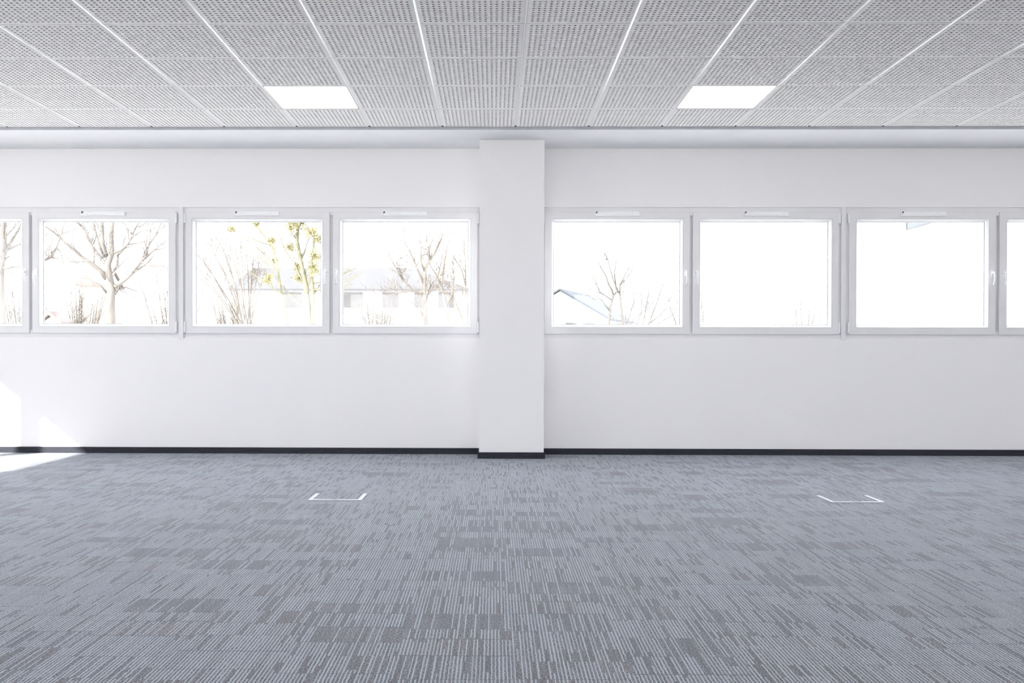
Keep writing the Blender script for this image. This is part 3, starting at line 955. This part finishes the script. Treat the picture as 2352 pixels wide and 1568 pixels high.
M_PANE = noisy('house_window_pane', (0.045, 0.043, 0.048), (0.06, 0.057, 0.058), 1.5, 0.3)
M_SIGN = noisy('pale_blue_panel', (0.12, 0.13, 0.155), (0.125, 0.135, 0.16), 2, 0.5)
M_SIGNF = noisy('pale_grey_rim', (0.10, 0.102, 0.105), (0.105, 0.107, 0.11), 6, 0.5)
GZ = -0.3

b = MB()
b.box((-140, -60, GZ - 0.2), (140, 200, GZ))
structure(b.build('ground', M_GROUND), 'unseen ground around the building, made pale to bounce daylight indoors', 'ground')


TW = [0.004]       # thinnest twig radius of the tree being grown


def grow(mb, path, r0, r1, rng, level, dens, length, up=0.35, start=0.3):
    """a limb along path, and shorter and shorter twigs sprouting from it"""
    pts = [Vector(p) for p in path]
    n = len(pts)
    rad = [r0 + (r1 - r0) * (i / (n - 1)) ** 0.8 for i in range(n)]
    sides = 8 if r0 > 0.05 else (6 if r0 > 0.018 else (4 if r0 > 0.008 else 3))
    mb.tube(pts, rad, sides, cap=(r0 > 0.02))
    if level <= 0:
        return
    seg = [(pts[i + 1] - pts[i]).length for i in range(n - 1)]
    tot = sum(seg)
    k = max(1, int(tot * dens + rng.random()))
    for _ in range(k):
        t = start + (1 - start) * rng.random()
        d = t * tot
        i = 0
        while i < n - 2 and d > seg[i]:
            d -= seg[i]
            i += 1
        q = min(1, d / max(seg[i], 1e-6))
        p = pts[i].lerp(pts[i + 1], q)
        tan = (pts[i + 1] - pts[i]).normalized()
        a = Vector((rng.uniform(-1, 1), rng.uniform(-1, 1), rng.uniform(-0.6, 1))).normalized()
        side = (a - tan * a.dot(tan)).normalized()
        ang = math.radians(rng.uniform(22, 58))
        dr = (tan * math.cos(ang) + side * math.sin(ang)).normalized()
        ln = length * rng.uniform(0.45, 1.15) * (1 - 0.45 * t)
        cr0 = max(TW[0], min((r0 + (r1 - r0) * t) * 0.55, 0.006 + 0.006 * level))
        cp = [p]
        m = 4 if level > 1 else 3
        for s in range(m):
            dr = (dr + Vector((rng.uniform(-.22, .22), rng.uniform(-.22, .22), rng.uniform(-.15, .15) + up * 0.25))).normalized()
            cp.append(cp[-1] + dr * ln / m)
        grow(mb, cp, cr0, max(TW[0] * 0.6, cr0 * 0.35), rng, level - 1, dens * 1.35, length * 0.6, up, 0.12)


def mistletoe(tree, x, y, z, r, rng):
    mb = MB()
    n = int(40 + 520 * r)
    squash = Vector((rng.uniform(0.85, 1.25), rng.uniform(0.9, 1.1), rng.uniform(0.75, 1.1)))
    for _ in range(n):
        d = Vector((rng.gauss(0, 1), rng.gauss(0, 1), rng.gauss(0, 1))).normalized()
        q = rng.uniform(0.35, 1.15) * r
        e = Vector((d.x * squash.x, d.y * squash.y, d.z * squash.z)) * q
        s = Vector((x, y, z)) + d * r * 0.06
        mid = Vector((x, y, z)) + e * 0.55 + Vector((rng.uniform(-1, 1), rng.uniform(-1, 1), rng.uniform(-1, 1))) * r * 0.1
        p = Vector((x, y, z)) + e
        mb.tube([s, mid, p], [0.006, 0.005, 0.004], 3, cap=False)
        # a forked pair of leaves at the tip
        for sg in (-1, 1):
            t = Vector((rng.gauss(0, 1), rng.gauss(0, 1), rng.gauss(0, 1))).normalized()
            sd_ = d.cross(t).normalized()
            tip = p + (d * 0.7 + sd_ * sg * 0.7).normalized() * 0.075
            nn = (tip - p).cross(d).normalized() if (tip - p).cross(d).length > 1e-4 else t
            wv = nn * 0.013
            m0 = p.lerp(tip, 0.55)
            mb.add([p, m0 + wv, tip, m0 - wv], [(0, 1, 2, 3)])
    mb.build('mistletoe_clump', M_MIST, tree)


def tree(key, name, label, bark, level, dens, length, seed, up=0.35, cat='tree', group='bare trees outside the windows'):
    rng = random.Random(seed)
    limbs = LIMBS[key]
    base = limbs[0][2][0]
    TW[0] = 0.00021 * base[1] if base[0] < 0 else 0.00026 * base[1]
    root = empty(name, (0, 0, 0))
    tr, cr = MB(), MB()
    for r0, r1, path in limbs:
        if path[0][2] < 0:
            tr.tube(path, [r0 + (r1 - r0) * i / (len(path) - 1) for i in range(len(path))], 10 if r0 > 0.03 else 6)
            sub = path[2:] if len(path) > 4 else path[1:]
            grow(cr, sub, r0 * 0.3, r1 * 0.5, rng, level, dens, length, up, 0.05)
        else:
            grow(cr, path, r0, r1, rng, level, dens, length, up, 0.2)
    for o, nm in ((tr, 'trunk'), (cr, 'branches')):
        o.v = [(v[0] - base[0], v[1] - base[1], v[2] - GZ) for v in o.v]
        o.build(nm, bark, root, True)
    for x, y, z, r in MISTLETOE.get(key, ()):
        mistletoe(root, x - base[0], y - base[1], z - GZ, r, rng)
    root.location = (base[0], base[1], GZ)
    tag(root, label, cat, group)


tree('edge', 'bare_tree', 'dark bare tree cut by the left edge, behind the leftmost pane', M_BARK, 3, 5.0, 1.00, 5)
tree('oak', 'bare_tree', 'big spreading bare tree filling the second pane from left', M_BARK, 3, 4.4, 1.00, 7)
tree('fan', 'willow_bush', 'wide fan of pale thin bare stems behind the third pane from left', M_BARK2, 3, 3.0, 1.30, 9, cat='bush')
tree('birch', 'bare_tree', 'slender olive-barked tree leaning in front of the mistletoe tree', M_BIRCH, 3, 3.2, 1.00, 12)
tree('mist', 'mistletoe_tree', 'bare tree carrying round yellow-green mistletoe clumps, left of a window handle', M_BIRCH, 3, 3.2, 1.00, 15)
tree('apple', 'bare_tree', 'bare twiggy tree in front of the white house left of the pillar', M_BARK2, 3, 4.6, 1.15, 21)
tree('apple2', 'bare_tree', 'thin leaning bare tree just left of the pillar beside the twiggy tree', M_BARK2, 3, 4.0, 1.00, 24)
tree('fork', 'bare_tree', 'bare tree with two crossing stems right of the pillar, before the gabled house', M_TWIG, 3, 3.0, 0.90, 28)
tree('hedge', 'bare_bush', 'loose bare bush right of the crossing stems, beside a window handle', M_TWIG, 3, 3.0, 0.90, 33, cat='bush')
tree('bushl', 'bare_bush', 'faint bare twigs in the lower left corner of the empty sky pane', M_TWIG, 3, 2.5, 0.80, 37, cat='bush')
tree('bushr', 'bare_bush', 'upright bare twigs in the lower right corner of the empty sky pane', M_TWIG, 3, 2.5, 0.80, 41, cat='bush')


# houses far outside
def gable_house(name, A, dirv, length, half, drop, wall, roof, label, windows=(), cat='house', over=0.12):
    """A = near ridge end, dirv = ridge direction on the ground plan, drop = ridge to eave"""
    d = Vector((dirv[0], dirv[1], 0)).normalized()
    n = Vector((d.y, -d.x, 0))
    A = Vector(A)
    root = empty(name, (A.x, A.y, GZ))
    O = Vector((A.x, A.y, GZ))

    def P(s, u, z):
        return A + d * s + n * u + Vector((0, 0, z)) - O
    g = GZ - A.z
    wl = MB()
    h2 = half - over
    dz = drop * h2 / half
    vs = [P(0.02, -h2, g), P(0.02, h2, g), P(0.02, h2, -dz), P(0.02, 0, -0.05), P(0.02, -h2, -dz)]
    vs += [P(length - 0.02, -h2, g), P(length - 0.02, h2, g), P(length - 0.02, h2, -dz), P(length - 0.02, 0, -0.05), P(length - 0.02, -h2, -dz)]
    wl.add(vs, [(0, 1, 2, 3, 4), (9, 8, 7, 6, 5), (1, 6, 7, 2), (0, 4, 9, 5), (0, 5, 6, 1)])
    wl.build('wall', wall, root)
    for sg in (-1, 1):
        rf = MB()
        a, b_, c, e = P(-over, 0, 0), P(length + over, 0, 0), P(length + over, sg * half, -drop), P(-over, sg * half, -drop)
        t = Vector((0, 0, 0.12))
        rf.add([a, b_, c, e, a + t, b_ + t, c + t, e + t], [(0, 1, 2, 3), (4, 7, 6, 5), (0, 4, 5, 1), (1, 5, 6, 2), (2, 6, 7, 3), (3, 7, 4, 0)])
        rf.build('roof_slope', roof, root)
    for u, z, ww, hh in windows:
        f = MB()
        q = [P(-0.03, u - ww / 2, z - hh / 2), P(-0.03, u + ww / 2, z - hh / 2), P(-0.03, u + ww / 2, z + hh / 2), P(-0.03, u - ww / 2, z + hh / 2)]
        q2 = [v + d * 0.06 for v in q]
        f.add(q + q2, [(0, 1, 2, 3), (0, 4, 5, 1), (1, 5, 6, 2), (2, 6, 7, 3), (3, 7, 4, 0)])
        f.build('window', M_PANE, root)
    tag(root, label, cat)
    return root


gable_house('gabled_house', (4.323, 60.0, 4.99), (2.53, 6.7), 7.2, 3.45, 2.05, M_WARM, M_ROOFB,
            'cream house with blue-grey roof low behind the window right of the pillar',
            windows=[(0.75, -2.55, 0.75, 0.8), (1.95, -2.55, 0.75, 0.8)])


def villa():
    """long white house with a low hipped roof, its front facing the office"""
    x0, x1, y0, y1 = -13.2, -1.3, 45.0, 53.0
    root = empty('white_house', (x0, y0, GZ))

    def R(x, y, z):
        return (x - x0, y - y0, z - GZ)
    wl = MB()
    wl.box(R(x0, y0, GZ), R(x1, y1, 4.0))
    wl.build('wall', M_RENDER, root)
    rf = MB()
    e = 0.14
    z0, z1 = 4.0, 5.14
    vs = [R(x0 - e, y0 - e, z0), R(x1 + e, y0 - e, z0), R(x1 + e, y1 + e, z0), R(x0 - e, y1 + e, z0),
          R(x0 + 1.0, y0 + 0.9, z1), R(-4.1, y0 + 0.9, z1), R(-4.1, y1 - 0.9, z1), R(x0 + 1.0, y1 - 0.9, z1)]
    rf.add(vs, [(0, 1, 5, 4), (1, 2, 6, 5), (2, 3, 7, 6), (3, 0, 4, 7), (4, 5, 6, 7), (0, 3, 2, 1)])
    rf.build('roof', M_ROOFL, root)
    ev = MB()
    ev.box(R(x0 - e, y0 - e - 0.03, 3.98), R(x1 + e, y0 - e + 0.1, 4.03))
    ev.build('gutter', M_ROOFL, root)
    for xa, xb in ((-7.6, -6.55), (-5.57, -4.77), (-3.97, -3.5), (-2.78, -2.02), (-10.6, -9.6)):
        f = MB()
        f.box(R(xa, y0 - 0.03, 3.09), R(xb, y0 + 0.05, 3.86))
        wo = f.build('window', M_PANE, root)
        g = MB()
        g.box(R(xa - 0.05, y0 - 0.06, 3.02), R(xb + 0.05, y0 - 0.031, 3.09))
        g.build('window_sill', M_RENDER, wo)
    tag(root, 'long white house with pale low roof behind the twiggy tree left of the pillar', 'house')


villa()


gable_house('red_roofed_house', (-27.0, 60.0, 6.1), (1.0, 0.06), 1.7, 1.7, 1.0, M_WARM, M_ROOFR,
            'white house with faded red roof behind the big bare tree')
gable_house('red_roofed_shed', (-14.75, 30.0, 2.12), (0.15, 1.0), 0.5, 0.45, 0.35, M_WARM, M_ROOFR,
            'small red-roofed shed low in the second pane from left')


# bushes blurred behind the big tree
def bush(x, y, h, wd, seed, label):
    rng = random.Random(seed)
    TW[0] = 0.00021 * y
    mb = MB()
    for i in range(26):
        a = rng.uniform(0, 2 * math.pi)
        sp = rng.uniform(0.1, 1) * wd
        tip = Vector((math.cos(a) * sp, math.sin(a) * sp * 0.6, h * rng.uniform(0.75, 1.05)))
        p = [Vector((math.cos(a) * sp * 0.15, math.sin(a) * sp * 0.15, 0)), Vector((tip.x * 0.6, tip.y * 0.6, tip.z * 0.5)), tip]
        grow(mb, p, 0.05, 0.012, rng, 2, 2.6, 1.1, 0.3, 0.3)
    o = mb.build('bare_shrub', M_BARK2)
    o.location = (x, y, GZ)
    tag(o, label, 'bush')


bush(-18.5, 52, 6.0, 2.4, 3, 'tan bare shrub on the right behind the big bare tree')
bush(-25.0, 48, 5.0, 2.2, 6, 'tan bare shrub on the left behind the big bare tree')

bush(-15.6, 34, 3.4, 1.0, 11, 'low bare shrub at the lower left behind the second pane from left')
bush(-10.3, 36, 3.3, 1.1, 14, 'low bare shrub at the lower left behind the third pane from left')
bush(-4.9, 38, 3.3, 0.9, 17, 'low bare shrub before the white house, lower left of the pane beside the pillar')

# sign bracket on the outer face of the wall
rt = empty('projecting_sign', (4.07, YW + 0.1, 2.127))
p = MB()
p.box((-0.012, 0.012, 0.012), (0.012, 0.695, 0.80))
p.build('panel', M_SIGN, rt)
f = MB()
f.box((-0.016, 0.0, 0.0), (0.016, 0.71, 0.012))
f.box((-0.016, 0.695, 0.012), (0.016, 0.71, 0.80))
f.box((-0.016, 0.0, 0.012), (0.016, 0.012, 0.80))
f.box((-0.016, 0.0, 0.80), (0.016, 0.71, 0.812))
f.build('frame', M_SIGNF, rt)
tag(rt, 'blank pale blue framed panel projecting outside above the empty sky pane on the right', 'sign')
